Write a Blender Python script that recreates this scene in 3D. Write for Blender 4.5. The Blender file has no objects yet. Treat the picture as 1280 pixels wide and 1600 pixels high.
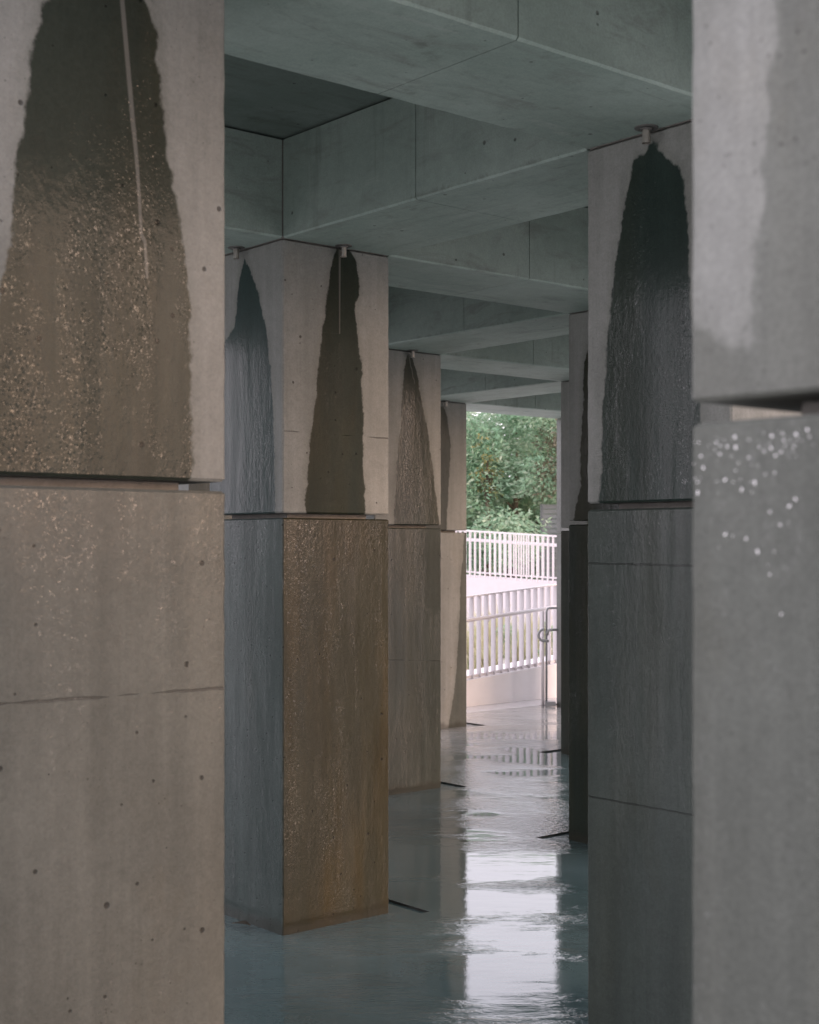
import bpy, bmesh, math, random
from mathutils import Vector, noise as mnoise

random.seed(7)
S = bpy.context.scene
COL = S.collection
R = math.radians

# ------------------------------------------------------------------ measured layout
F, HOR = 2213.64, 852.5            # focal length and horizon of the photograph, in its pixels
TH = R(49.9773)
W = 0.5675                         # column and beam width
SA, SB = 2.2938, 2.2652            # grid spacing along the two beam directions
EYE = 1.6
ZS, ZC = 2.869, 3.283              # beam soffit, slab underside
ZU, ZL = 1.7349, 1.7148            # shadow gap in the columns
A = Vector((math.sin(TH), math.cos(TH), 0))
B = Vector((-math.cos(TH), math.sin(TH), 0))
PHI = math.pi / 2 - TH
O0 = Vector((-0.5231, 5.8447, 0)) + A * W / 2 + B * W / 2      # centre of column (0, 0)


def node(i, j, z=0.0):
    p = O0 + A * (SA * i) + B * (SB * j)
    return Vector((p.x, p.y, z))


def ray(px, py):
    return Vector(((px - 640) / F, 1.0, -(py - HOR) / F))


def on_face(i, j, face, px, py):
    """pixel -> (u, z) on a column face; u runs from the front corner"""
    c = node(i, j)
    n = B if face == 'b' else A
    p0 = c - n * (W / 2)
    cam = Vector((0, 0, EYE))
    d = ray(px, py)
    t = (p0 - cam).dot(n) / d.dot(n)
    p = cam + d * t
    ax = A if face == 'b' else B
    return (p - c).dot(ax) + W / 2, p.z


# ------------------------------------------------------------------ object helpers
def link(o):
    COL.objects.link(o)
    return o


def tag(o, label=None, cat=None, group=None, kind=None):
    if label: o['label'] = label
    if cat: o['category'] = cat
    if group: o['group'] = group
    if kind: o['kind'] = kind
    return o


def empty(name, loc, rz=0.0):
    o = link(bpy.data.objects.new(name, None))
    o.location = loc
    o.rotation_euler = (0, 0, rz)
    o.empty_display_size = 0.2
    return o


def mesh_obj(name, verts, faces, mat, parent=None, smooth=False, attrs=None):
    me = bpy.data.meshes.new(name)
    me.from_pydata([tuple(v) for v in verts], [], faces)
    me.update()
    if attrs:
        for k, vals in attrs.items():
            a = me.attributes.new(k, 'FLOAT', 'POINT')
            a.data.foreach_set('value', vals)
    if mat: me.materials.append(mat)
    if smooth:
        me.polygons.foreach_set('use_smooth', [True] * len(me.polygons))
    o = link(bpy.data.objects.new(name, me))
    if parent: o.parent = parent
    return o


class MB:
    def __init__(s): s.v, s.f = [], []

    def box(s, x0, x1, y0, y1, z0, z1):
        n = len(s.v)
        s.v += [(x, y, z) for z in (z0, z1) for (x, y) in ((x0, y0), (x1, y0), (x1, y1), (x0, y1))]
        for q in ((0, 3, 2, 1), (4, 5, 6, 7), (0, 1, 5, 4), (1, 2, 6, 5), (2, 3, 7, 6), (3, 0, 4, 7)):
            s.f.append(tuple(n + k for k in q))

    def bar(s, p, q, wx, wz, up=Vector((0, 0, 1))):
        p, q = Vector(p), Vector(q)
        d = (q - p).normalized()
        side = d.cross(up).normalized()
        u = side.cross(d).normalized()
        n = len(s.v)
        for e in (p, q):
            for a, b in ((-1, -1), (1, -1), (1, 1), (-1, 1)):
                s.v.append(e + side * (a * wx / 2) + u * (b * wz / 2))
        for k in ((0, 1, 2, 3), (7, 6, 5, 4), (0, 4, 5, 1), (1, 5, 6, 2), (2, 6, 7, 3), (3, 7, 4, 0)):
            s.f.append(tuple(n + t for t in k))

    def tube(s, pts, r, seg=10, closed_ends=True):
        n0 = len(s.v)
        pts = [Vector(p) for p in pts]
        rs = r if isinstance(r, (list, tuple)) else [r] * len(pts)
        prev = None
        for k, p in enumerate(pts):
            t = (pts[min(k + 1, len(pts) - 1)] - pts[max(k - 1, 0)]).normalized()
            if prev is None:
                a = t.orthogonal().normalized()
            else:
                a = (prev - t * prev.dot(t)).normalized()
            prev = a
            b = t.cross(a)
            for q in range(seg):
                an = 2 * math.pi * q / seg
                s.v.append(p + a * (math.cos(an) * rs[k]) + b * (math.sin(an) * rs[k]))
        for k in range(len(pts) - 1):
            for q in range(seg):
                i = n0 + k * seg + q
                j = n0 + k * seg + (q + 1) % seg
                s.f.append((i, j, j + seg, i + seg))
        if closed_ends:
            s.f.append(tuple(n0 + q for q in reversed(range(seg))))
            m = n0 + (len(pts) - 1) * seg
            s.f.append(tuple(m + q for q in range(seg)))

    def build(s, name, mat, parent=None, smooth=False):
        return mesh_obj(name, s.v, s.f, mat, parent, smooth)


# ------------------------------------------------------------------ node helpers
class NT:
    def __init__(s, tree):
        s.t = tree
        s.t.nodes.clear()

    def n(s, typ, **kw):
        nd = s.t.nodes.new(typ)
        for k, v in kw.items():
            if k.startswith('_'):
                setattr(nd, k[1:], v)
        for k, v in kw.items():
            if not k.startswith('_'):
                key = k
                sock = nd.inputs[int(k[1:])] if (k[0] == 'i' and k[1:].isdigit()) else nd.inputs[key.replace('__', ' ')]
                if hasattr(v, 'is_output') or isinstance(v, bpy.types.NodeSocket):
                    s.t.links.new(v, sock)
                else:
                    sock.default_value = v
        return nd

    def math(s, op, a, b=None, c=None, clamp=False):
        kw = {'i0': a}
        if b is not None: kw['i1'] = b
        if c is not None: kw['i2'] = c
        return s.n('ShaderNodeMath', _operation=op, _use_clamp=clamp, **kw).outputs[0]

    def smooth(s, v, lo, hi, a=0.0, b=1.0):
        return s.n('ShaderNodeMapRange', _interpolation_type='SMOOTHSTEP', Value=v,
                   i1=lo, i2=hi, i3=a, i4=b).outputs[0]

    def noise(s, vec, scale, detail=3.0, rough=0.55, dist=0.0):
        return s.n('ShaderNodeTexNoise', Vector=vec, Scale=scale, Detail=detail, Roughness=rough,
                   Distortion=dist).outputs[0]

    def vscale(s, vec, sc):
        return s.n('ShaderNodeVectorMath', _operation='MULTIPLY', i0=vec, i1=sc).outputs[0]

    def vadd(s, vec, sc):
        return s.n('ShaderNodeVectorMath', _operation='ADD', i0=vec, i1=sc).outputs[0]

    def mix(s, f, a, b, mode='MIX'):
        m = s.n('ShaderNodeMix', _data_type='RGBA', _blend_type=mode)
        for sock, v in ((m.inputs[0], f), (m.inputs[6], a), (m.inputs[7], b)):
            if isinstance(v, bpy.types.NodeSocket):
                s.t.links.new(v, sock)
            else:
                sock.default_value = v if not isinstance(v, tuple) or len(v) == 4 else (*v, 1)
        return m.outputs[2]

    def attr(s, name):
        return s.n('ShaderNodeAttribute', _attribute_name=name).outputs['Fac']


def new_mat(name):
    m = bpy.data.materials.new(name)
    m.use_nodes = True
    return m, NT(m.node_tree)


def concrete(name, stained, dry_a=(.25, .252, .234), dry_b=(.175, .178, .164), ripple=1.0, rough_dry=.72):
    m, t = new_mat(name)
    tc = t.n('ShaderNodeTexCoord').outputs['Object']
    rnd = t.n('ShaderNodeObjectInfo').outputs['Random']
    off = t.n('ShaderNodeCombineXYZ', X=t.math('MULTIPLY', rnd, 31.0), Y=t.math('MULTIPLY', rnd, 57.0),
              Z=t.math('MULTIPLY', rnd, 13.0)).outputs[0]
    v = t.vadd(tc, off)
    big = t.noise(v, 1.6, 6, .6)
    streak = t.noise(t.vscale(v, (13, 13, .5)), 1.0, 5, .65)
    cloud = t.noise(t.vscale(v, (3, 3, 1.6)), 1.3, 5, .65)
    fine = t.noise(v, 140, 3, .7)
    mott = t.math('ADD', t.math('MULTIPLY', big, .55), t.math('MULTIPLY', streak, .45))
    col = t.mix(t.smooth(mott, .36, .64), dry_b, dry_a)
    col = t.mix(t.smooth(cloud, .56, .75, 0, .45), col, (.19, .18, .15))
    med = t.noise(v, 38, 4, .7)
    g = t.math('ADD', t.math('MULTIPLY_ADD', fine, .55, .54), t.math('MULTIPLY', med, .36))
    gc = t.n('ShaderNodeCombineXYZ', X=g, Y=g, Z=g).outputs[0]
    col = t.mix(1.0, col, gc, 'MULTIPLY')
    # pin holes left by air in the formwork
    vo = t.n('ShaderNodeTexVoronoi', _feature='F1', Vector=v, Scale=27.0)
    rr = t.n('ShaderNodeSeparateColor', Color=vo.outputs['Color']).outputs[0]
    rad = t.math('MULTIPLY_ADD', t.math('POWER', rr, 4.0), .17, .012)
    hole = t.smooth(t.math('DIVIDE', vo.outputs['Distance'], rad), .65, 1.15, 1.0, 0.0)
    col = t.mix(t.math('MULTIPLY', hole, .8), col, (.045, .042, .038))
    vp = t.n('ShaderNodeTexVoronoi', _feature='F1', Vector=v, Scale=75.0)
    pr = t.n('ShaderNodeSeparateColor', Color=vp.outputs['Color']).outputs[0]
    pit = t.smooth(t.math('DIVIDE', vp.outputs['Distance'], t.math('MULTIPLY_ADD', t.math('POWER', pr, 3.0), .2, .01)), .6, 1.2, 1.0, 0.0)
    pit = t.math('MULTIPLY', pit, t.smooth(cloud, .42, .6))
    col = t.mix(t.math('MULTIPLY', pit, .55), col, (.06, .055, .05))
    rough = t.math('MULTIPLY_ADD', big, .2, rough_dry - .1)
    height = t.math('ADD', t.math('MULTIPLY', fine, .0012), t.math('MULTIPLY', hole, -.005))
    height = t.math('ADD', height, t.math('ADD', t.math('MULTIPLY', t.noise(v, 9, 4), .0025), t.math('MULTIPLY', med, .0012)))
    if stained:
        dk = t.attr('tone')
        col = t.mix(1.0, col, t.n('ShaderNodeCombineXYZ', X=dk, Y=dk, Z=dk).outputs[0], 'MULTIPLY')
        sd = t.attr('stain')
        wa = t.attr('wetamt')
        rag = t.math('MULTIPLY_ADD', t.noise(t.vscale(v, (1, 1, .8)), 30, 4, .65), .034, -.017)
        rag2 = t.math('MULTIPLY_ADD', t.noise(v, 7, 2), .03, -.015)
        d = t.math('ADD', t.math('ADD', sd, rag), rag2)
        wet = t.smooth(d, -.004, .006)
        halo = t.smooth(t.math('ADD', d, t.math('MULTIPLY_ADD', t.noise(t.vscale(v, (8, 8, 2)), 1.0, 4), .09, -.05)), -.05, .012, 0, .38)
        col = t.mix(halo, col, t.mix(1.0, col, (.42, .43, .38), 'MULTIPLY'))
        sm = t.attr('seam')
        line = t.smooth(t.math('ADD', t.math('ABSOLUTE', t.math('ADD', sm, t.math('MULTIPLY_ADD', t.noise(v, 18, 3), .007, -.0035))),
                               t.math('MULTIPLY', t.smooth(t.noise(v, 5, 2), .5, .62), .004)), .0012, .004, 1, 0)
        col = t.mix(t.math('MULTIPLY', line, .6), col, (.06, .055, .05))
        tr = t.attr('trickle')
        trl = t.smooth(t.math('ABSOLUTE', tr), .003, .007, 1, 0)
        warmn = t.smooth(t.noise(t.vscale(v, (4, 4, .7)), 1.0, 4), .42, .66)
        wcol = t.mix(warmn, (.105, .142, .115), (.145, .155, .10))
        rust = t.attr('rust')  # positive: brown stain and warm light; negative: bluish sky sheen, painted per face
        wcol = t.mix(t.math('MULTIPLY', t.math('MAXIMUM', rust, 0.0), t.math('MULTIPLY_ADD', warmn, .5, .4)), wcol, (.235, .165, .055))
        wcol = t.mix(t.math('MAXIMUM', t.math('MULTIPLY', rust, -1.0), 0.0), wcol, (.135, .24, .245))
        wetc = t.mix(1.0, col, wcol, 'MULTIPLY')
        wetc = t.mix(t.math('SUBTRACT', 1.0, wa), wetc, col)
        col = t.mix(wet, col, wetc)
        col = t.mix(t.math('MULTIPLY', trl, .35), col, (.24, .23, .21))
        rough = t.mix(wet, rough, t.math('MULTIPLY_ADD', wa, -.15, .62))
        height = t.math('ADD', height, t.math('MULTIPLY', line, -.003))
        oz = t.n('ShaderNodeSeparateXYZ', Vector=tc).outputs[2]
        tide = t.smooth(t.math('ADD', oz, t.math('MULTIPLY_ADD', t.noise(t.vscale(v, (1, 1, .3)), 11, 4), .09, -.045)), .01, .06, 1, 0)
        col = t.mix(t.math('MULTIPLY', tide, .55), col, (.035, .032, .024))
        # film of water: fine ripples and runs
        rp1 = t.noise(t.vscale(v, (1, 1, .55)), 75, 3, .6)
        rp2 = t.noise(t.vscale(v, (46, 46, 2.2)), 1.0, 3, .55)
        rp3 = t.noise(t.vscale(v, (1, 1, .6)), 24, 2, .5)
        zone = t.smooth(t.noise(t.vscale(v, (5, 5, 1.1)), 1.0, 3), .38, .68, .25, 1.0)
        rh = t.math('ADD', t.math('MULTIPLY', rp1, .0011), t.math('ADD', t.math('MULTIPLY', rp2, .00045), t.math('MULTIPLY', rp3, .0009)))
        vd = t.n('ShaderNodeTexVoronoi', _feature='F1', Vector=t.vscale(v, (1, 1, .8)), Scale=170.0)
        dr = t.n('ShaderNodeSeparateColor', Color=vd.outputs['Color']).outputs[1]
        bead = t.math('MULTIPLY', t.smooth(vd.outputs['Distance'], .1, .5, 1, 0), t.smooth(dr, .5, .8))
        bzone = t.smooth(t.math('ADD', t.noise(t.vscale(v, (9, 9, 1.4)), 1.0, 3), t.math('MULTIPLY', t.noise(v, 22, 2), .35)), .54, .80)
        rh = t.math('ADD', rh, t.math('MULTIPLY', t.math('MULTIPLY', bead, bzone), .0006))
        rh = t.math('MULTIPLY', rh, t.math('MULTIPLY', zone, ripple))
        cb = t.n('ShaderNodeBump', Strength=1.0, Distance=1.0, Height=rh).outputs[0]
        film = t.math('MULTIPLY', wet, t.math('MULTIPLY_ADD', t.smooth(t.noise(t.vscale(v, (17, 17, 1.3)), 1.0, 4, .6), .25, .7), .4, .6))
        gl = t.noise(t.vscale(v, (1, 1, .75)), 270, 2, .6)
        gl2 = t.noise(t.vscale(v, (1, 1, .7)), 150, 2, .6)
        fl = t.attr('film')
        glint = t.math('MULTIPLY', t.math('MAXIMUM', t.smooth(gl, .57, .68), t.smooth(gl2, .60, .70)), bzone)
        glint = t.math('MULTIPLY', t.math('MULTIPLY', glint, wet), t.math('MINIMUM', t.math('MULTIPLY', fl, 1.8), 1.0))
        coat = t.math('MAXIMUM', t.math('MULTIPLY', t.math('MULTIPLY', film, fl), .38), glint)
    bump = t.n('ShaderNodeBump', Strength=.8, Distance=1.0, Height=height).outputs[0]
    p = t.n('ShaderNodeBsdfPrincipled', Base__Color=col, Roughness=rough, Normal=bump)
    p.inputs['Specular IOR Level'].default_value = .35
    if stained:
        t.t.links.new(coat, p.inputs['Coat Weight'])
        t.t.links.new(t.math('MULTIPLY_ADD', glint, -.05, .14), p.inputs['Coat Roughness'])
        p.inputs['Coat IOR'].default_value = 1.6
        t.t.links.new(t.math('MULTIPLY_ADD', wet, -.24, .32), p.inputs['Specular IOR Level'])
        t.t.links.new(cb, p.inputs['Coat Normal'])
    t.n('ShaderNodeOutputMaterial', Surface=p.outputs[0])
    return m


def soffit_concrete(name, k=1.0):
    m, t = new_mat(name)
    tc = t.n('ShaderNodeTexCoord').outputs['Object']
    rnd = t.n('ShaderNodeObjectInfo').outputs['Random']
    off = t.n('ShaderNodeCombineXYZ', X=t.math('MULTIPLY', rnd, 31.0), Y=t.math('MULTIPLY', rnd, 57.0),
              Z=t.math('MULTIPLY', rnd, 13.0)).outputs[0]
    v = t.vadd(tc, off)
    wipe = t.noise(t.vscale(v, (1.2, 5, 5)), 2.2, 7, .68, .8)
    big = t.noise(v, 1.4, 5, .6)
    fine = t.noise(v, 150, 3, .7)
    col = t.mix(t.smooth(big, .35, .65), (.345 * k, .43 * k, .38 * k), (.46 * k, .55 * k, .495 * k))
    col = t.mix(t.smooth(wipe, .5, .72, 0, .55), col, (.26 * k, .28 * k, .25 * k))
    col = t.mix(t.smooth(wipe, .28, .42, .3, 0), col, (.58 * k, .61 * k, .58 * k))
    # drip-stained arrises: a mottled darker band where the beam side meets its underside
    g = t.math('ADD', t.math('MULTIPLY_ADD', fine, .5, .57), t.math('MULTIPLY', t.noise(v, 30, 4, .7), .36))
    gc = t.n('ShaderNodeCombineXYZ', X=g, Y=g, Z=g).outputs[0]
    col = t.mix(1.0, col, gc, 'MULTIPLY')
    drip = t.math('MULTIPLY', t.smooth(t.noise(t.vscale(v, (11, 11, .7)), 1.0, 4, .6), .56, .72), t.smooth(t.noise(v, 1.9, 2), .42, .6))
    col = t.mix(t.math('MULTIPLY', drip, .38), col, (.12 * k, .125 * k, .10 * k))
    vo = t.n('ShaderNodeTexVoronoi', _feature='F1', Vector=v, Scale=20.0)
    rr = t.n('ShaderNodeSeparateColor', Color=vo.outputs['Color']).outputs[0]
    rad = t.math('MULTIPLY_ADD', t.math('POWER', rr, 7.0), .17, .004)
    hole = t.smooth(t.math('DIVIDE', vo.outputs['Distance'], rad), .65, 1.15, 1.0, 0.0)
    col = t.mix(t.math('MULTIPLY', hole, .7), col, (.05, .047, .043))
    oz = t.n('ShaderNodeSeparateXYZ', Vector=tc).outputs[2]
    crust = t.math('ADD', oz, t.math('MULTIPLY_ADD', t.noise(t.vscale(v, (1, 1, .5)), 26, 4, .7), .10, -.05))
    crust = t.math('MULTIPLY', t.smooth(crust, ZS - .012, ZS + .022, 1, 0), t.smooth(t.noise(v, 2.2, 3), .5, .62))
    crust = t.math('MULTIPLY', crust, t.smooth(oz, ZS + .003, ZS + .009))
    col = t.mix(t.math('MULTIPLY', crust, .6), col, (.11, .11, .095))
    height = t.math('ADD', t.math('MULTIPLY', fine, .0006), t.math('MULTIPLY', hole, -.004))
    height = t.math('ADD', height, t.math('MULTIPLY', t.noise(v, 7, 4), .003))
    bump = t.n('ShaderNodeBump', Strength=.8, Distance=1.0, Height=height).outputs[0]
    p = t.n('ShaderNodeBsdfPrincipled', Base__Color=col, Roughness=t.math('MULTIPLY_ADD', wipe, .3, .5), Normal=bump)
    p.inputs['Specular IOR Level'].default_value = .35
    t.n('ShaderNodeOutputMaterial', Surface=p.outputs[0])
    return m


def simple(name, col, rough=.5, metal=0.0, grain=.12, scale=30.0, bump=.0006, coat=0.0):
    m, t = new_mat(name)
    tc = t.n('ShaderNodeTexCoord').outputs['Object']
    n1 = t.noise(tc, scale, 4, .6)
    n2 = t.noise(tc, scale * .11, 3, .6)
    f = t.math('MULTIPLY_ADD', t.math('ADD', n1, n2), grain * 2, 1 - grain * 2)
    fc = t.n('ShaderNodeCombineXYZ', X=f, Y=f, Z=f).outputs[0]
    c = t.mix(1.0, col, fc, 'MULTIPLY')
    b = t.n('ShaderNodeBump', Strength=.7, Distance=1.0, Height=t.math('MULTIPLY', n1, bump)).outputs[0]
    p = t.n('ShaderNodeBsdfPrincipled', Base__Color=c, Roughness=t.math('MULTIPLY_ADD', n2, .2, rough - .1),
            Metallic=metal, Normal=b)
    p.inputs['Coat Weight'].default_value = coat
    t.n('ShaderNodeOutputMaterial', Surface=p.outputs[0])
    return m


def floor_mat(name):
    m, t = new_mat(name)
    tc = t.n('ShaderNodeTexCoord').outputs['Object']
    v = t.n('ShaderNodeMapping', Vector=tc, Rotation=(0, 0, PHI)).outputs[0]     # x across the walk, y along it
    big = t.noise(v, .9, 6, .62)
    fine = t.noise(v, 60, 4, .65)
    trowel = t.noise(t.vscale(v, (2, 7, 1)), 1.6, 5, .65, .6)
    col = t.mix(t.smooth(big, .35, .65), (.06, .10, .10), (.10, .15, .15))
    col = t.mix(t.smooth(trowel, .5, .75, 0, .5), col, (.06, .08, .08))
    g = t.math('MULTIPLY_ADD', fine, .3, .85)
    col = t.mix(1.0, col, t.n('ShaderNodeCombineXYZ', X=g, Y=g, Z=g).outputs[0], 'MULTIPLY')
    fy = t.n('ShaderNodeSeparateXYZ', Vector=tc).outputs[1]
    dry = t.smooth(t.math('MULTIPLY_ADD', t.noise(v, 1.1, 4, .6), 2.4, t.math('SUBTRACT', fy, 1.2)), 2.0, 4.4)     # paler slab by the open end: reflected and bounced light painted in
    col = t.mix(dry, col, t.mix(t.smooth(trowel, .4, .65), (.40, .395, .38), (.30, .30, .29)))  # dry: mask of the painted reflected and bounced light
    silt = t.smooth(t.noise(t.vscale(v, (1, 1.6, 1)), 3.4, 6, .7), .60, .74)
    col = t.mix(t.math('MULTIPLY', silt, .45), col, (.16, .145, .11))
    # the water film: still in places, wind-ruffled and running in others
    zone = t.noise(t.vscale(v, (.9, 1.5, 1)), 1.15, 3, .55, .4)
    rag = t.noise(t.vscale(v, (5, 12, 1)), 2.0, 4, .6)
    zz = t.math('MULTIPLY_ADD', rag, .16, t.math('SUBTRACT', zone, .08))
    vy = t.n('ShaderNodeSeparateXYZ', Vector=v).outputs[1]
    run = t.math('MULTIPLY', t.smooth(vy, .9, 1.9), t.smooth(vy, 5.4, 3.9))
    ruffle = t.smooth(t.math('MULTIPLY_ADD', run, .10, zz), .47, .66)
    calm = t.math('MULTIPLY', t.noise(t.vscale(v, (1.2, 3, 1)), 3.0, 2), .0009)
    w1 = t.noise(t.vscale(v, (1, 1.4, 1)), 55, 3, .62, .7)
    w2 = t.noise(t.vscale(v, (1, 1.8, 1)), 19, 3, .55, .6)
    wv = t.math('ADD', t.math('MULTIPLY', w1, .0017), t.math('MULTIPLY', w2, .0042))
    h = t.math('ADD', calm, t.math('MULTIPLY', wv, ruffle))
    tiny = t.math('MULTIPLY', t.noise(v, 110, 2), .00008)
    h = t.math('ADD', h, tiny)
    b = t.n('ShaderNodeBump', Strength=1.0, Distance=1.0, Height=h).outputs[0]
    damp = t.smooth(t.noise(t.vscale(v, (.8, 2.2, 1)), 1.7, 4, .6), .60, .70)
    p = t.n('ShaderNodeBsdfPrincipled', Base__Color=col, Roughness=.04, Normal=b, IOR=1.62)
    p.inputs['Specular IOR Level'].default_value = .5
    t.n('ShaderNodeOutputMaterial', Surface=p.outputs[0])
    return m


def leaf_mat(name, c1, c2, c3):
    m, t = new_mat(name)
    g = t.n('ShaderNodeNewGeometry')
    ri = g.outputs['Random Per Island']
    tc = t.n('ShaderNodeTexCoord').outputs['Object']
    cl = t.noise(tc, 1.3, 3)
    col = t.mix(t.smooth(cl, .35, .65), c1, c2)
    col = t.mix(t.smooth(ri, .55, 1.0, 0, .8), col, c3)
    p = t.n('ShaderNodeBsdfPrincipled', Base__Color=col, Roughness=.38)
    p.inputs['Specular IOR Level'].default_value = .6
    tr = t.n('ShaderNodeBsdfTranslucent', Color=t.mix(.5, col, c3))
    mx = t.n('ShaderNodeMixShader', i0=.45, i1=p.outputs[0], i2=tr.outputs[0])
    t.n('ShaderNodeOutputMaterial', Surface=mx.outputs[0])
    return m


M_COL = concrete('wet_stained_concrete', True)
M_CORE = concrete('core_concrete', False, (.26, .245, .22), (.2, .19, .17))
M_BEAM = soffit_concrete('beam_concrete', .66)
M_SOFF = soffit_concrete('beam_underside_lit', .78)  # lighter copy of the beam concrete, bounced light painted into undersides
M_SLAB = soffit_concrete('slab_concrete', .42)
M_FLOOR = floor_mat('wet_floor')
M_GUTTER = simple('gutter_concrete', (.05, .05, .045), .35, grain=.2)
M_STEEL = simple('spout_steel', (.42, .39, .35), .38, metal=.8, grain=.2, scale=80)
M_COLLAR = simple('spout_collar', (.17, .165, .155), .5, metal=.5, grain=.2, scale=80)
M_WHITE = simple('white_paint', (.68, .64, .65), .42, grain=.03, scale=12)
M_RAMP = simple('pale_concrete', (.76, .73, .73), .6, grain=.07, scale=9)
M_RAMP2 = simple('painted_render', (.60, .56, .58), .6, grain=.07, scale=9)
M_GREYM = simple('galvanised_steel', (.33, .34, .35), .4, metal=.7, grain=.12, scale=60)
M_PAVE = simple('pavement_concrete', (.46, .48, .455), .4, grain=.14, scale=6, bump=.002)
M_APRON = simple('wet_pale_paving', (.58, .56, .56), .22, grain=.1, scale=8, bump=.0015)
M_BARK = simple('bark', (.11, .085, .06), .85, grain=.3, scale=20, bump=.01)
M_LEAF1 = leaf_mat('green_leaves', (.22, .40, .25), (.34, .50, .34), (.54, .60, .46))
M_LEAF2 = leaf_mat('autumn_leaves', (.30, .27, .10), (.20, .25, .11), (.50, .42, .20))
M_LEAF3 = leaf_mat('pale_leaves', (.12, .13, .08), (.20, .17, .12), (.36, .30, .22))
M_GRASS = leaf_mat('grass_blades', (.46, .43, .24), (.34, .39, .24), (.60, .55, .36))
M_STONE = simple('boulder_stone', (.30, .29, .28), .75, grain=.2, scale=7, bump=.008)
M_SHED = simple('shed_cladding', (.17, .18, .18), .55, grain=.1, scale=12)
M_DEADLEAF = simple('dead_leaf', (.05, .04, .025), .4, grain=.2, scale=60)
M_SOIL = simple('gravel', (.52, .48, .45), .9, grain=.3, scale=9, bump=.01)
M_DROP = simple('droplet_glints', (.82, .80, .79), .25, grain=.03, scale=200, coat=1.0)  # pale colour stands in for glints on water droplets


# ------------------------------------------------------------------ stain shapes (signed distance to a polygon, + inside)
def sdf_poly(poly):
    n = len(poly)

    def f(x, y):
        best = 1e9
        inside = False
        for k in range(n):
            ax, ay = poly[k]
            bx, by = poly[(k + 1) % n]
            ex, ey = bx - ax, by - ay
            wx, wy = x - ax, y - ay
            L = ex * ex + ey * ey
            s = 0 if L == 0 else max(0, min(1, (wx * ex + wy * ey) / L))
            dx, dy = wx - ex * s, wy - ey * s
            best = min(best, dx * dx + dy * dy)
            if (ay > y) != (by > y) and x < ex * (y - ay) / (by - ay) + ax:
                inside = not inside
        d = math.sqrt(best)
        return d if inside else -d
    return f


def stain(i, j, face, pix, extra=()):
    return sdf_poly([on_face(i, j, face, *p) for p in pix] + list(extra))


def block(name, z0, z1, parent, mat, fields=None, wetamt=1.0, film=1.0, seams=None, rust=0.0, trickle=None,  # rust: + brown stain and warm light, - bluish sky sheen
          fine=False, w=W, c=.008, tone=1.0):
    """square concrete block; its centre line is the parent's z axis"""
    fields = fields or {}
    h = w / 2
    nu = 26 if fine else 6
    dz = .022 if fine else .1
    nz = max(2, int((z1 - z0 - 2 * c) / dz))
    zs = [z0 + c + (z1 - z0 - 2 * c) * k / nz for k in range(nz + 1)]
    us = [c + (w - 2 * c) * k / nu for k in range(nu + 1)]
    order = ['b', 'A', 'B', 'a']          # faces looking along -B, +A, +B, -A

    def pos(fc, u):
        return {'b': (u - h, -h), 'A': (h, u - h), 'B': (h - u, h), 'a': (-h, h - u)}[fc]
    verts, faces = [], []
    at = {k: [] for k in ('stain', 'seam', 'trickle', 'wetamt', 'film', 'rust', 'tone')}
    prof = [(fc, u) for fc in order for u in us]
    npf = len(prof)
    for lev, z in enumerate([zs[0]] + zs + [zs[-1]]):
        cap = lev == 0 or lev == len(zs) + 1
        zz = z0 if lev == 0 else (z1 if cap else z)
        for fc, u in prof:
            x, y = pos(fc, u)
            uu = w - u if fc == 'a' else u               # distance from the front corner
            e = min(u, w - u)
            if e < c * 1.01 and fine:                    # worn arris
                k = 1 + .8 * mnoise.noise(Vector((x * 7 + z0 * 3, y * 7, zz * 16))) + .5 * max(0, mnoise.noise(Vector((x * 3, y * 3 + z0, zz * 55))))
                s_ = c * (1 - k) * .6
                if fc in 'bB': x += s_ * (1 if x > 0 else -1)
                else: y += s_ * (1 if y > 0 else -1)
            if cap:
                k = 1 - c / h
                x, y = x * k, y * k
            verts.append((x, y, zz))
            fd = fields.get(fc, fields.get('*', -1.0))
            at['stain'].append(fd(uu, zz) if callable(fd) else fd)
            sm = 1.0
            for (sf, z_a, z_b) in (seams or ()):
                if sf == fc:
                    q = zz - (z_a + (z_b - z_a) * uu / w)
                    if abs(q) < abs(sm): sm = q
            at['seam'].append(sm)
            tk = 1.0
            if trickle and trickle[0] == fc:
                tk = trickle[1](uu, zz)
            at['trickle'].append(tk)
            at['wetamt'].append(wetamt[fc] if isinstance(wetamt, dict) else wetamt)
            at['film'].append(film[fc] if isinstance(film, dict) else film)
            at['tone'].append(tone)
            at['rust'].append(rust.get(fc, 0.0) if isinstance(rust, dict) else rust)  # per-face tint
    L = len(zs) + 2
    for l in range(L - 1):
        for k in range(npf):
            a0 = l * npf + k
            a1 = l * npf + (k + 1) % npf
            faces.append((a0, a1, a1 + npf, a0 + npf))
    faces.append(tuple(reversed(range(npf))))
    faces.append(tuple((L - 1) * npf + k for k in range(npf)))
    return mesh_obj(name, verts, faces, mat, parent, attrs=at)


GCOL = 'square concrete columns of the pavilion'
INSET = .072


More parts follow.
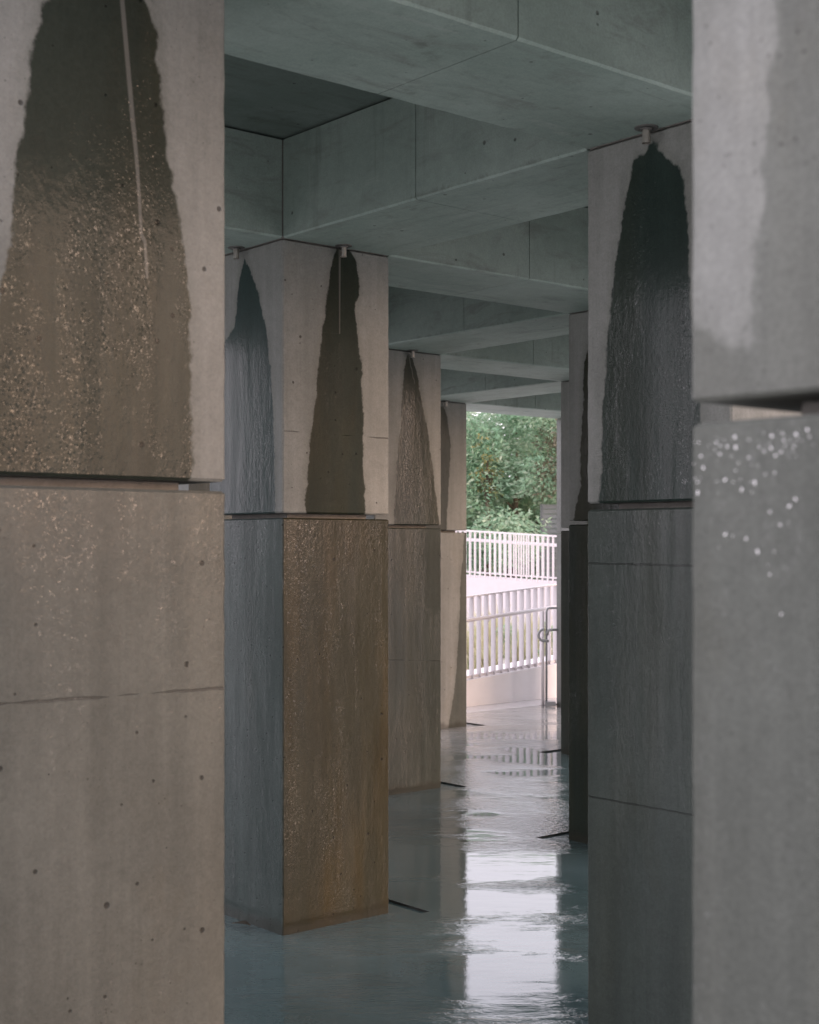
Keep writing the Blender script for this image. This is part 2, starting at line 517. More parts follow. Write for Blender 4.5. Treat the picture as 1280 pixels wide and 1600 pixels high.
def column(i, j, label, up=None, low=None, **kw):
    c = empty('concrete_column', node(i, j), PHI)
    tag(c, label, 'column', GCOL, 'thing')
    fine = kw.pop('fine', False)
    up = up or {}
    low = low if low is not None else {'*': 1.0}
    block('lower_block', -.03, ZL, c, M_COL, low, kw.get('low_wet', .9), kw.get('low_film', 1.0), kw.get('low_seams'),
          kw.get('rust', 0.0), None, fine, tone=kw.get('tone', 1.12), c=kw.get('c', .006))
    block('core', ZL + .0005, ZU - .0005, c, M_CORE, None, w=W - 2 * INSET, c=.0015)
    block('upper_block', ZU, ZS - .003, c, M_COL, up, kw.get('up_wet', 1.0), kw.get('up_film', 1.0), kw.get('up_seams'),
          {k: min(q, 0.0) for k, q in kw['rust'].items()} if 'rust' in kw else 0.0, kw.get('trickle'), fine, tone=kw.get('tone', 1.12), c=kw.get('c', .006))  # keeps only the bluish sky sheen of rust
    block('head', ZS + .001, ZC - .006, c, M_CORE, None, w=W, c=.006)
    return c


def seam_px(i, j, face, p, q):
    """seam through two pixels -> heights at both ends of the face"""
    (u0, z0), (u1, z1) = on_face(i, j, face, *p), on_face(i, j, face, *q)
    k = (z1 - z0) / (u1 - u0)
    return (face, z0 - k * u0, z0 + k * (W - u0))


def trick(i, j, face, p, q):
    (u0, z0), (u1, z1) = on_face(i, j, face, *p), on_face(i, j, face, *q)

    def f(u, z):
        if z < min(z0, z1) - .02: return 1.0
        uu = u0 + (u1 - u0) * (z - z0) / (z1 - z0)
        d = u - uu
        t = max(0.0, 1.0 - (z - min(z0, z1)) / .3)
        return d + math.copysign(.0075 * t, d)
    return (face, f)


# nearest left column
st = stain(-1, -1, 'b', [(228, 0), (246, 50), (248, 100), (255, 180), (266, 250), (276, 300), (284, 360), (291, 420), (297, 480),
                         (301, 550), (299, 640), (298, 765), (-30, 765), (-30, 600), (-12, 540), (0, 470), (6, 420), (16, 330),
                         (30, 240), (40, 150), (56, 60), (76, 0)],
           [(.235, 2.83), (.30, 2.83)])
column(-1, -1, 'large warm grey column filling the left edge, with a very wide ragged dark water stain',
       {'b': st}, {'*': 1.0}, fine=True, tone=.8, rust={'b': .5}, low_wet=.42, up_wet=.93, low_film=.32, up_film=.32,  # rust: brown stain and painted warm light
       low_seams=[seam_px(-1, -1, 'b', (20, 1099), (200, 1086))],
       trickle=trick(-1, -1, 'b', (191, 0), (228, 420)))

# the column showing two faces
st_b = stain(0, 0, 'b', [(532, 386), (546, 390), (556, 410), (562, 435), (563, 460), (555, 475), (556, 500), (560, 530), (565, 580),
                         (568, 640), (568, 665), (566, 690), (569, 730), (572, 760), (570, 780), (574, 815), (478, 815), (476, 775),
                         (480, 740), (484, 700), (488, 670), (492, 630), (496, 580), (502, 530), (507, 490), (512, 450), (517, 420),
                         (524, 390)])
st_a = stain(0, 0, 'a', [(381, 398), (390, 415), (398, 440), (406, 470), (415, 510), (420, 550), (424, 600), (427, 640), (429, 700),
                         (430, 815), (300, 815), (320, 600), (345, 545), (357, 525), (366, 510), (370, 480), (373, 440), (379, 415)])
column(0, 0, 'column showing two faces, bluish left and brown right, each with a tapering dark stain',
       {'b': st_b, 'a': st_a}, {'*': 1.0}, fine=True, rust={'b': 1.0, 'a': -1.0}, low_wet={'b': .97, 'a': .8, 'A': .9, 'B': .9},  # rust: b brown stain and warm light, a painted sky sheen
       up_wet=.985, up_film={'b': .08, 'a': 1.5, 'A': 1, 'B': 1}, low_film={'b': .55, 'a': 1.2, 'A': 1, 'B': 1},
       up_seams=[seam_px(0, 0, 'b', (443, 673), (605, 685))],
       trickle=trick(0, 0, 'b', (531, 392), (531, 520)))

st = stain(1, 1, 'b', [(638, 551), (645, 560), (653, 590), (658, 620), (664, 650), (669, 680), (675, 720), (681, 770), (688, 830),
                       (616, 830), (618, 770), (620, 730), (622, 700), (627, 660), (629, 620), (630, 590), (634, 560)])
column(1, 1, 'slim column with a sharp triangular stain and glistening base, behind the two faced column',
       {'b': st}, {'*': 1.0}, fine=True, low_wet=.86, up_film=1.0, low_film=1.0, up_wet=.93, low_seams=[seam_px(1, 1, 'b', (612, 1031), (689, 1033))],
       trickle=trick(1, 1, 'b', (640, 560), (648, 600)))

st = stain(2, 2, 'b', [(692, 632), (696, 640), (701, 665), (704, 690), (703, 720), (701, 760), (700, 790), (697, 840),
                       (655, 840), (665, 700), (680, 640)])
lowst = stain(2, 2, 'b', [(727, 825), (724, 860), (720, 900), (718, 960), (715, 1020), (710, 1080), (698, 1150), (760, 1160), (760, 825)])
column(2, 2, 'pale half dry column farthest along the left row, beside the far opening',
       {'b': st}, {'b': lowst, 'a': 1.0, 'A': 1.0, 'B': 1.0}, fine=True, low_wet=.6, up_wet=.75, up_film=.4, low_film=.4)

# right row
dry = stain(-1, -2, 'a', [(1070, -40), (1222, -40), (1216, 60), (1206, 130), (1199, 200), (1195, 280), (1190, 350), (1187, 430),
                          (1185, 500), (1178, 540), (1160, 553), (1130, 540), (1105, 518), (1060, 508)])
r1 = column(-1, -2, 'nearest column at the right edge, blurred pale grey with white specks below its gap',
            {'a': (lambda u, z: -dry(u, z)), 'b': 1.0}, {'*': 1.0}, fine=True, c=.0035, tone=.97, low_wet=.54, up_wet=.34, low_film=.4, up_film=.3)
st = stain(0, -1, 'a', [(1021, 208), (1030, 235), (1045, 250), (1062, 262), (1068, 290), (1073, 330), (1076, 400), (1080, 450),
                        (1083, 560), (1090, 600), (1096, 640), (1100, 700), (1106, 800), (933, 800), (940, 740), (941, 680),
                        (944, 600), (947, 530), (952, 480), (958, 430), (962, 395), (968, 370), (975, 320), (983, 280), (991, 250),
                        (1011, 233)])
column(0, -1, 'column with a tall black stain and dark wet lower half, beside the blurred one',
       {'a': st}, {'*': 1.0}, fine=True, rust={'a': -.45}, low_wet=.82, low_film=1.1, up_film=1.1,  # rust: painted bluish sky sheen
       low_seams=[seam_px(0, -1, 'a', (918, 880), (1077, 884)), seam_px(0, -1, 'a', (918, 1244), (1072, 1272))])
st = stain(1, 0, 'a', [(918, 540), (913, 570), (910, 640), (908, 700), (907, 760), (893, 830), (990, 830), (990, 540)])
column(1, 0, 'dark narrow strip of wet column next behind the black stained right column',
       {'a': st}, {'*': 1.0}, fine=True, low_wet=1.0)
column(2, 1, 'grey green sliver of column with a dark wet base, fourth back in the right row', {'a': -1.0}, {'*': 1.0}, low_wet=.9)
column(3, 2, 'pale sunlit sliver of column standing beside the far opening on its right', {'a': -1.0}, {'*': -1.0})
for (i, j) in ((-1, 0), (0, 1), (1, 2), (-1, 1), (0, 2), (0, -2), (1, -1), (2, 0), (3, 1)):
    column(i, j, 'wet concrete column standing out of sight behind the nearer columns', {'*': -1.0}, {'*': 1.0}, low_wet=.8)

# droplet glints painted as white specks on the blurred right column
r1.location.x -= .004
spk = [(425, 600), (580, 610), (600, 655), (680, 640), (745, 650), (780, 585), (815, 680), (890, 705), (455, 740), (555, 715), (385, 765),
       (420, 795), (485, 800), (560, 810), (225, 765), (375, 830), (415, 870), (680, 900), (585, 950), (560, 1020), (765, 975),
       (830, 1055), (918, 885), (915, 1040), (1055, 640), (1110, 690), (985, 680), (1000, 745), (1010, 795), (1090, 805), (1160, 745),
       (1235, 710), (1270, 785), (1215, 650), (975, 850), (190, 1090), (215, 1125), (735, 1130), (1055, 565), (925, 555), (1110, 545)]
pts = [(1060 + x / 5.82, 560 + y / 5.82) for x, y in spk]
pts += [(1182, 769), (1166, 765), (1210, 800), (1226, 820), (1140, 835), (1190, 860), (1228, 960), (1250, 780), (1097, 770)]
for k in range(24):
    pts.append((random.uniform(1095, 1278), 664 + random.random() ** 2 * 260))
mb = MB()
big_n = len(pts)
for k in range(110):
    c_ = random.choice(pts[:big_n])
    pts.append((c_[0] + random.gauss(0, 14), c_[1] + random.gauss(0, 14)))
for k_, (px, py) in enumerate(pts):
    u, z = on_face(-1, -2, 'a', px, py)
    if z > ZL - .012 or u < .012: continue
    r = random.uniform(.0006, .0016) if k_ < big_n else random.uniform(.0002, .0007)
    rings = 3
    n0 = len(mb.v)
    for q in range(rings):
        el = q / rings * math.pi / 2
        for s in range(8):
            an = s / 8 * 2 * math.pi
            rr = r * math.cos(el) * (1 + .35 * math.sin(an * 2 + px) + .2 * math.sin(an * 3 + py))
            mb.v.append((-W / 2 - r * .55 * math.sin(el) + .0002, u - W / 2 + rr * math.cos(an), z + rr * 1.15 * math.sin(an)))
    mb.v.append((-W / 2 - r * .55, u - W / 2, z))
    for q in range(rings - 1):
        for s in range(8):
            mb.f.append((n0 + q * 8 + s, n0 + (q + 1) * 8 + s, n0 + (q + 1) * 8 + (s + 1) % 8, n0 + q * 8 + (s + 1) % 8))
    for s in range(8):
        mb.f.append((n0 + (rings - 1) * 8 + s, n0 + rings * 8, n0 + (rings - 1) * 8 + (s + 1) % 8))
sp = mb.build('droplet_glints', M_DROP, [c for c in r1.children if c.name.startswith('lower_block')][0], True)
sp['kind'] = 'stuff'


# ------------------------------------------------------------------ beams and slab
def beam(i, j, d, label=None):
    n = A if d == 'a' else B
    L = (SA if d == 'a' else SB)
    c0 = node(i, j) + n * (W / 2 + .004)
    ln = L - W - .008
    ch = .007
    z0, z1 = ZS, ZC - .010
    h = W / 2
    prof = [(-h + ch, z0), (h - ch, z0), (h, z0 + ch), (h, z1), (-h, z1), (-h, z0 + ch)]
    verts, faces = [], []
    halves = [(0, ln * .5 - .002), (ln * .5 + .002, ln)]
    for (x0, x1) in halves:
        nst = 14
        base = len(verts)
        for s in range(nst + 1):
            x = x0 + (x1 - x0) * s / nst
            for q, (y, z) in enumerate(prof):
                if q in (0, 1, 2, 5):
                    k = .0022 * mnoise.noise(Vector((x * 13 + i * 5, y * 9 + j * 7, q * 3.1)))
                    z += abs(k)
                verts.append((x, y, z))
        m = len(prof)
        for s in range(nst):
            for q in range(m):
                a0 = base + s * m + q
                a1 = base + s * m + (q + 1) % m
                faces.append((a0, a1, a1 + m, a0 + m))
        faces.append(tuple(base + q for q in reversed(range(m))))
        faces.append(tuple(base + nst * m + q for q in range(m)))
    tb = MB(); tb.box(.05, ln - .05, -h + .05, h - .05, z1 - .02, ZC - .0008)      # added rib filling the joint, keeps sky light from leaking in
    faces += [tuple(len(verts) + q for q in f_) for f_ in tb.f]
    verts += tb.v
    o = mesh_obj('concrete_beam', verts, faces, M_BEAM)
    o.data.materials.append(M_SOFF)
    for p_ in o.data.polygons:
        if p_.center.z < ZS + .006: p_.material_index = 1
    o.location = c0
    o.rotation_euler = (0, 0, PHI if d == 'a' else PHI + math.pi / 2)
    tag(o, label or 'concrete roof beam out of sight beyond the visible bays', 'beam', 'concrete roof beams of the pavilion', 'thing')
    return o


LB = {(-1, -1, 'a'): 'widest concrete beam, crossing the top of the picture to the black stained right column',
      (0, -1, 'b'): 'beam with a vertical joint line, from the two faced brown column towards the right column',
      (-1, 0, 'a'): 'short dark beam end above the bluish column face, in the upper left coffer',
      (0, 0, 'a'): 'beam from behind the two faced brown column to the dark narrow column strip',
      (1, 0, 'b'): 'beam over the slim triangular stained column, a thin vertical joint above its pale underside',
      (1, 1, 'a'): 'short beam from the slim triangular stained column to the grey green sliver of column',
      (2, 1, 'b'): 'small far beam over the pale half dry column, second from the far end',
      (2, 2, 'a'): 'farthest beam, its pale underside just above the tree tops in the opening'}
for i in range(-1, 4):
    for j in range(-2, 3):
        if not -2 <= i - j <= 2: continue
        if i < 3 and i + 1 - j <= 2: beam(i, j, 'a', LB.get((i, j, 'a')))
        if j < 2 and i - j - 1 >= -2: beam(i, j, 'b', LB.get((i, j, 'b')))
# the slab steps along the diagonal; one sheet per row of bays, butted together
mb = MB()
ox = W / 2 + .02
for j in range(-2, 2):
    i0, i1 = max(-1, j - 1), min(3, j + 2)
    mb.box(i0 * SA - ox, i1 * SA + ox, j * SB + (-ox if j == -2 else ox), (j + 1) * SB + ox, ZC, ZC + .28)
    if j > -2: mb.box((j + 1) * SA + ox, i1 * SA + ox, j * SB - ox, j * SB + ox, ZC, ZC + .28)
slab = mb.build('roof_slab', M_SLAB)
slab.location = O0
slab.rotation_euler = (0, 0, PHI)
tag(slab, 'dark concrete roof slab seen in the coffers between the beams', 'roof', None, 'thing')


# ------------------------------------------------------------------ water spouts under the beams
def spout(i, j, face, label):
    n = -(B if face == 'b' else A)
    p = node(i, j) + n * (W / 2 + .042)
    o = empty('water_spout', (p.x, p.y, ZS), PHI if face == 'b' else PHI - math.pi / 2)
    tag(o, label, 'water spout', 'metal water spouts under the beams')
    mb = MB()
    mb.tube([(0, 0, -.003), (0, 0, .001)], .036, 24)
    mb.tube([(0, 0, -.009), (0, 0, -.004)], .02, 20)
    mb.build('collar', M_COLLAR, o)
    mb = MB()
    mb.tube([(0, 0, -.046), (0, 0, -.004)], .0125, 16, False)
    mb.tube([(0, 0, -.004), (0, 0, -.046)], .0105, 16, False)
    mb.tube([(0, 0, -.0475), (0, 0, -.0435)], [.0135, .0135], 16, False)
    mb.build('pipe', M_STEEL, o, True)


spout(0, 0, 'a', 'small steel water spout above the bluish left face of the two faced column')
spout(0, 0, 'b', 'small steel water spout at the top of the brown face of the two faced column')
spout(0, -1, 'a', 'steel water spout directly above the tall black stain on the right')
spout(1, 1, 'b', 'tiny water spout at the tip of the sharp triangular stain')
spout(2, 2, 'b', 'tiniest and farthest water spout, atop the pale half dry column')

# ------------------------------------------------------------------ floor with a sunk gutter around every column
E_ = .125
hw = W / 2 + E_
xs = [-SA * 1 - 1.0]
for i in range(-1, 4): xs += [i * SA - hw, i * SA + hw]
xs += [3 * SA + 1.0]
ys = [-SB * 2 - 1.0]
for j in range(-2, 3): ys += [j * SB - hw, j * SB + hw]
YEND = 2 * SB + W / 2 + .50
YAP = 2 * SB + hw + .004
ys += [YAP]
verts, faces = [], []
idx = {}


def vid(a, b, z):
    k = (round(a, 5), round(b, 5), round(z, 5))
    if k not in idx:
        idx[k] = len(verts)
        verts.append(k)
    return idx[k]


for a in range(len(xs) - 1):
    for b in range(len(ys) - 1):
        x0, x1, y0, y1 = xs[a], xs[a + 1], ys[b], ys[b + 1]
        if abs(((a - 1) / 2 - 1) - ((b - 1) / 2 - 2)) > 2.6: continue
        if a % 2 == 1 and b % 2 == 1 and a < len(xs) - 2 and b < len(ys) - 2:
            zb = -.0102
            faces.append((vid(x0, y0, zb), vid(x1, y0, zb), vid(x1, y1, zb), vid(x0, y1, zb)))
            for (p, q) in (((x0, y0), (x1, y0)), ((x1, y0), (x1, y1)), ((x1, y1), (x0, y1)), ((x0, y1), (x0, y0))):
                faces.append((vid(*p, 0), vid(*q, 0), vid(*q, zb), vid(*p, zb)))
        else:
            faces.append((vid(x0, y0, 0), vid(x1, y0, 0), vid(x1, y1, 0), vid(x0, y1, 0)))
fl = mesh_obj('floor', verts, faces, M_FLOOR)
fl.data.materials.append(M_GUTTER)
for p in fl.data.polygons:
    zz_ = [verts[v][2] for v in p.vertices]
    if min(zz_) < -.01 and max(zz_) > -.01: p.material_index = 1
fl.location = O0
fl.rotation_euler = (0, 0, PHI)
tag(fl, kind='structure')
ap = mesh_obj('pavement', [(xs[0] - 3, YAP + .006, -.002), (xs[-1] + 6, YAP + .006, -.002), (xs[-1] + 6, YEND, .0), (xs[0] - 3, YEND, .0)], [(0, 1, 2, 3)], M_APRON)
ap.location = O0
ap.rotation_euler = (0, 0, PHI)
tag(ap, kind='structure')
g = mesh_obj('ground', [(-600, -600, -.024), (600, -600, -.024), (600, 900, -.024), (-600, 900, -.024)], [(0, 1, 2, 3)], M_PAVE)
tag(g, kind='structure')


def AB(a, b, z=0.0):
    """point from front corner of column (0, 0) along both grid directions"""
    p = Vector((-0.5231, 5.8447, 0)) + A * a + B * b
    return Vector((p.x, p.y, z))


# ------------------------------------------------------------------ ramp and its railing just beyond the far opening
def ztop(a): return .256 + .078 * (a - 6.1)


RB = YEND + W / 2 + .004          # distance of the ramp edge along B
ramp = empty('access_ramp', AB(3, RB), PHI)
tag(ramp, 'white concrete ramp rising to the right just beyond the far opening', 'ramp')


def prism(mbx, a0, a1, b0, b1, zf0, zf1):
    n = len(mbx.v)
    for a in (a0, a1):
        z0, z1 = zf0(a), zf1(a)
        mbx.v += [(a - 3, b0, z0), (a - 3, b1, z0), (a - 3, b1, z1), (a - 3, b0, z1)]
    for q in ((0, 3, 2, 1), (4, 5, 6, 7), (0, 1, 5, 4), (1, 2, 6, 5), (2, 3, 7, 6), (3, 0, 4, 7)):
        mbx.f.append(tuple(n + t for t in q))


mb = MB(); prism(mb, 3, 12, 0, .12, lambda a: -.06, ztop); mb.build('upstand', M_RAMP, ramp)
mb = MB(); prism(mb, 3, 12, .124, 1.1, lambda a: -.06, lambda a: ztop(a) - .11); mb.build('deck', M_RAMP, ramp)


def railing(root, p0, p1, zb, zt, spacing, second=None, handrail=None, bar_d=.05, posts=True, phase=0.0):
    """p0, p1 world points; zb, zt heights of bar foot and top rail at both ends; children are in the root's frame"""
    inv = (root.matrix_basis if root.parent is None else root.matrix_basis).inverted()
    d = (p1 - p0)
    L = d.length
    d.normalize()
    side = Vector((-d.y, d.x, 0))

    def P(s, z0, z1, off=0.0, dz=0.0):
        q = p0 + d * s + side * off
        return inv @ Vector((q.x, q.y, z0 + (z1 - z0) * s / L + dz))
    mb = MB(); mb.bar(P(0, *zt), P(L, *zt), .05, .014); mb.build('top_rail', M_WHITE, root)
    if second:
        mb = MB(); mb.bar(P(0, *zt, dz=-second), P(L, *zt, dz=-second), .012, .03); mb.build('middle_rail', M_WHITE, root)
    mb = MB(); mb.bar(P(0, *zb, dz=.02), P(L, *zb, dz=.02), .012, .03); mb.build('bottom_rail', M_WHITE, root)
    if handrail:
        mb = MB()
        mb.tube([P(0, *zt, off=-.075, dz=-handrail), P(L, *zt, off=-.075, dz=-handrail)], .02, 10)
        hr = mb.build('handrail', M_WHITE, root, True)
        k = .45
        while k < L:
            mb = MB()
            mb.tube([P(k, *zt, off=-.07, dz=-handrail - .015), P(k, *zt, off=-.03, dz=-handrail - .05), P(k, *zt, off=-.005, dz=-handrail - .05)], .006, 8)
            mb.build('bracket', M_WHITE, hr, True)
            k += 1.0
    proto = None
    n = int(L / spacing)
    me = None
    for k in range(n):
        s = phase + spacing * (k + .5)
        if s > L: break
        h = (zt[0] + (zt[1] - zt[0]) * s / L) - (zb[0] + (zb[1] - zb[0]) * s / L) - .008
        if me is None:
            mb = MB(); mb.box(-.005, .005, -bar_d / 2, bar_d / 2, 0, h)
            o = mb.build('baluster', M_WHITE, root)
            me = o.data
            ang = math.atan2(d.y, d.x) - root.rotation_euler.z
        else:
            o = link(bpy.data.objects.new('baluster', me)); o.parent = root
        o.location = P(s, *zb)
        o.rotation_euler = (0, 0, ang)


def upd(): bpy.context.view_layer.update()


upd()
rl = empty('ramp_railing', AB(4, RB + .06, ztop(4)), PHI)
tag(rl, 'nearest white railing of flat bars, climbing to the right on the ramp', 'railing')
upd()
for r_, b_ in ((rl, RB + .06),):
    railing(r_, AB(4, b_), AB(9.2, b_), (ztop(4), ztop(9.2)), (ztop(4) + .825, ztop(9.2) + .825), .1, None, .225, bar_d=.062)

# far upper ramp with a railing on both edges
q0, q1 = Vector((-1.6, 25.2, 0)), Vector((6.4, 22.0, 0))
dq = (q1 - q0).normalized()
sq = Vector((-dq.y, dq.x, 0))


def zfar(x): return 1.07 - .066 * (x - .98)


fr = empty('upper_ramp', (q0.x, q0.y, 0), math.atan2(dq.y, dq.x))
tag(fr, 'long white ramp wall descending to the right in front of the trees', 'ramp')
LQ = (q1 - q0).length
mb = MB()
n = len(mb.v)
for s in (0, LQ):
    zt_ = zfar((q0 + dq * s).x)
    mb.v += [(s, 0, -.05), (s, .14, -.05), (s, .14, zt_), (s, 0, zt_)]
for q in ((0, 3, 2, 1), (4, 5, 6, 7), (0, 1, 5, 4), (1, 2, 6, 5), (2, 3, 7, 6), (3, 0, 4, 7)): mb.f.append(q)
mb.build('wall', M_RAMP2, fr)
mb = MB()
for s in (0, LQ):
    zt_ = zfar((q0 + dq * s).x) - .05
    mb.v += [(s, .144, -.05), (s, 1.7, -.05), (s, 1.7, zt_), (s, .144, zt_)]
for q in ((0, 3, 2, 1), (4, 5, 6, 7), (0, 1, 5, 4), (1, 2, 6, 5), (2, 3, 7, 6), (3, 0, 4, 7)): mb.f.append(q)
mb.build('deck', M_RAMP, fr)
for off, lab, ph in ((.07, 'long white railing before the trees, with small square gaps along its top', 0.0),
                     (1.6, 'second white railing behind the first on the upper ramp, below the trees', .03)):
    a_, b_ = q0 + sq * off, q1 + sq * off
    rr = empty('ramp_railing', (a_.x, a_.y, zfar(a_.x)), math.atan2(dq.y, dq.x))
    tag(rr, lab, 'railing')
    upd()
    za, zb_ = zfar(q0.x), zfar(q1.x)
    railing(rr, a_, b_, (za, zb_), (za + .775, zb_ + .775), .092, .155, None, bar_d=.068, phase=ph)

# small steel frame and hooked handrail end beside the last right column
Zf = 14.15
hx = lambda px: (px - 640) / F * Zf
hz = lambda py: EYE - (py - HOR) / F * Zf
fe = empty('handrail_frame', (hx(854), Zf, 0), 0)
tag(fe, 'white post frame with a hooked grey handrail, standing left of the pale far column', 'handrail')
mb = MB()
x1 = hx(872) - hx(854)
mb.tube([(0, 0, .0), (0, 0, hz(955)), (.01, .0, hz(951)), (.03, 0, hz(950)), (x1 + .12, .10, hz(950))], .011, 10)
mb.build('post', M_GREYM, fe, True)
mb = MB(); mb.tube([(-.035, .01, 0), (-.035, .01, hz(955))], .016, 10); mb.build('post', M_WHITE, fe, True)
mb = MB()
cx_, cz_, rr_ = hx(849) - hx(854), hz(992), .052
arc = [(cx_ + rr_ * math.cos(R(a)), -.05, cz_ + rr_ * 1.1 * math.sin(R(a))) for a in range(80, 285, 15)]
arc += [(cx_ + .05, -.05, cz_ - rr_ * 1.12)]
mb.tube(arc, .0135, 10)
mb.tube([(x1 + .1, 0.05, hz(984)), (hx(861) - hx(854), -.01, hz(984)), (hx(857) - hx(854), -.02, hz(985)), (hx(855.5) - hx(854), -.03, hz(988)), (.005, -.02, hz(992))], .0135, 10)
mb.build('grab_rail', M_GREYM, fe, True)
mb = MB(); mb.box(-.01, x1 * .75, -.06, .06, .001, .045); mb.build('foot_plate', M_GREYM, fe)


# ------------------------------------------------------------------ planting
def leaf_cloud(rng, clumps, n, size, drop=0.25):
    v, f = [], []
    tot = sum(c[3] ** 2 for c in clumps)
    for (cx, cy, cz, cr) in clumps:
        k = int(n * cr * cr / tot)
        for _ in range(k):
            d = Vector((rng.gauss(0, 1), rng.gauss(0, 1), rng.gauss(0, 1))).normalized()
            r = cr * (rng.random() ** .35) * (1 + .28 * mnoise.noise(Vector((d.x * 2 + cx, d.y * 2 + cy, d.z * 2 + cz))) * 2)
            p = Vector((cx, cy, cz)) + Vector((d.x * r, d.y * r, d.z * r * .8))
            a = Vector((d.x + rng.gauss(0, .6), d.y + rng.gauss(0, .6), -drop + rng.gauss(0, .45))).normalized()
            s = a.cross(Vector((rng.gauss(0, 1), rng.gauss(0, 1), rng.gauss(0, 1)))).normalized()
            L = size * rng.uniform(.7, 1.35)
            w_ = L * .42
            m = p + a * L * .5 + a.cross(s) * L * .08
            b = len(v)
            v += [p, m + s * w_ * .5, p + a * L, m - s * w_ * .5]
            f.append((b, b + 1, b + 2, b + 3))
    return v, f


def tree(name, x, y, h, rad, label, mat, seed, nl, size=.11, base=.9, group='trees behind the ramps', t0=.22):
    rng = random.Random(seed)
    o = empty(name, (x, y, -.06), rng.uniform(0, 6))
    tag(o, label, 'tree', group)
    mb = MB()
    top = Vector((rng.uniform(-.3, .3), rng.uniform(-.3, .3), h * .8))
    mb.tube([(0, 0, 0), (.03, .02, h * .2), top * .55, top], [.15, .115, .08, .02], 9)
    clumps = []
    nlimb = 15
    for k in range(nlimb):
        t = t0 + (.92 - t0) * k / nlimb
        an = k * 2.4 + rng.uniform(-.3, .3)
        ln = rad * (1.0 - .45 * abs(t - .45) * 1.6) * rng.uniform(.65, 1.0)
        p0 = top * (t * .92)
        p1 = p0 + Vector((math.cos(an) * ln, math.sin(an) * ln, h * rng.uniform(.02, .14)))
        mid = (p0 + p1) / 2 + Vector((0, 0, .12))
        mb.tube([p0, mid, p1], [.055 * (1.2 - t), .035 * (1.2 - t) + .008, .008], 6)
        clumps.append((p1.x, p1.y, p1.z, rad * rng.uniform(.24, .40)))
        clumps.append((mid.x, mid.y, mid.z + .1, rad * rng.uniform(.2, .32)))
        q = p1 + Vector((rng.uniform(-.5, .5), rng.uniform(-.5, .5), rng.uniform(-.7, .2))) * rad * .4
        clumps.append((q.x, q.y, max(base, q.z), rad * rng.uniform(.16, .28)))
    for k in range(12):
        clumps.append((top.x + rng.uniform(-.75, .75) * rad, top.y + rng.uniform(-.6, .6) * rad, h * rng.uniform(.74, .9), rad * rng.uniform(.22, .34)))
    mb.build('trunk', M_BARK, o, True)
    v, f = leaf_cloud(rng, clumps, nl, size)
    mesh_obj('crown', v, f, mat, o)
    return o


tree('green_tree', 2.2, 30.2, 5.1, 2.1, 'large bushy green tree filling the middle of the far opening', M_LEAF1, 3, 42000)
tree('green_tree', -.2, 31.0, 5.2, 2.1, 'green tree at the left of the far opening, half hidden by the pale column', M_LEAF1, 11, 28000)
tree('green_tree', 2.4, 34.2, 5.0, 2.5, 'dense green tree closing the gaps behind the large bushy one', M_LEAF1, 31, 30000, .13)
tree('autumn_tree', 1.62, 29.3, 4.35, .34, 'yellowing tree with a thin leaning trunk showing at the upper left of the opening', M_LEAF2, 5, 420, .08, t0=.76)
tree('pale_tree', 3.25, 28.6, 4.9, .95, 'pale tan leaved tree at the upper right of the far opening', M_LEAF3, 9, 3600, .1, t0=.72)
tree('green_tree', 3.9, 32.2, 5.6, 1.9, 'green tree at the right of the far opening, behind the slatted screen', M_LEAF1, 9, 18000)
for k, (x, y, h, r_) in enumerate(((-4.2, 31, 4.8, 2.0), (-8, 30, 4.6, 2.2), (7.6, 34, 4.8, 2.0), (12.0, 35.5, 4.8, 2.2))):
    tree('green_tree', x, y, h, r_, 'green tree of the row continuing out of sight beyond the opening', M_LEAF1, 20 + k, 9000, .15)

mb = MB()
for k in range(24):
    mb.box(0, 2.6, -.012, .012, .1 + k * .1, .1 + k * .1 + .09)
mb2 = MB()
for x in (0, 1.3, 2.6): mb2.box(x - .04, x + .04, .014, .09, 0, 2.5)
sh = empty('slatted_screen', (2.72, 29.0, -.05), 0)
tag(sh, 'grey slatted timber screen peeping out between the green tree and the pale far column', 'screen')
mb.build('slats', M_SHED, sh)
mb2.build('frame', M_SHED, sh)

# garden bed between the two ramps
bed = mesh_obj('garden_bed', [AB(2, RB + 1.12, -.02), AB(9.5, RB + 1.12, -.02), (8.6, 21.0, .02), (-1.5, 24.9, .02)], [(0, 1, 2, 3)], M_SOIL)
tag(bed, kind='structure')
rng = random.Random(4)


def tuft(x, y, h, label, mat):
    v, f = [], []
    for k in range(260):
        an = rng.uniform(0, 2 * math.pi)
        lean = rng.uniform(.1, .75)
        hh = h * rng.uniform(.6, 1.1)
        x0, y0 = rng.gauss(0, .07), rng.gauss(0, .07)
        w_ = .009
        dx, dy = math.cos(an), math.sin(an)
        b = len(v)
        for q in range(4):
            t = q / 3
            px, py, pz = x0 + dx * lean * h * t * t, y0 + dy * lean * h * t * t, hh * (t - .25 * lean * t * t)
            ww = w_ * (1 - t) + .001
            v += [(px - dy * ww, py + dx * ww, pz), (px + dy * ww, py - dx * ww, pz)]
        for q in range(3):
            f.append((b + q * 2, b + q * 2 + 1, b + q * 2 + 3, b + q * 2 + 2))
    o = mesh_obj('grass_tuft', v, f, mat)
    o.location = (x, y, -.02)
    tag(o, label, 'grass', 'clumps of ornamental grass between the ramps')


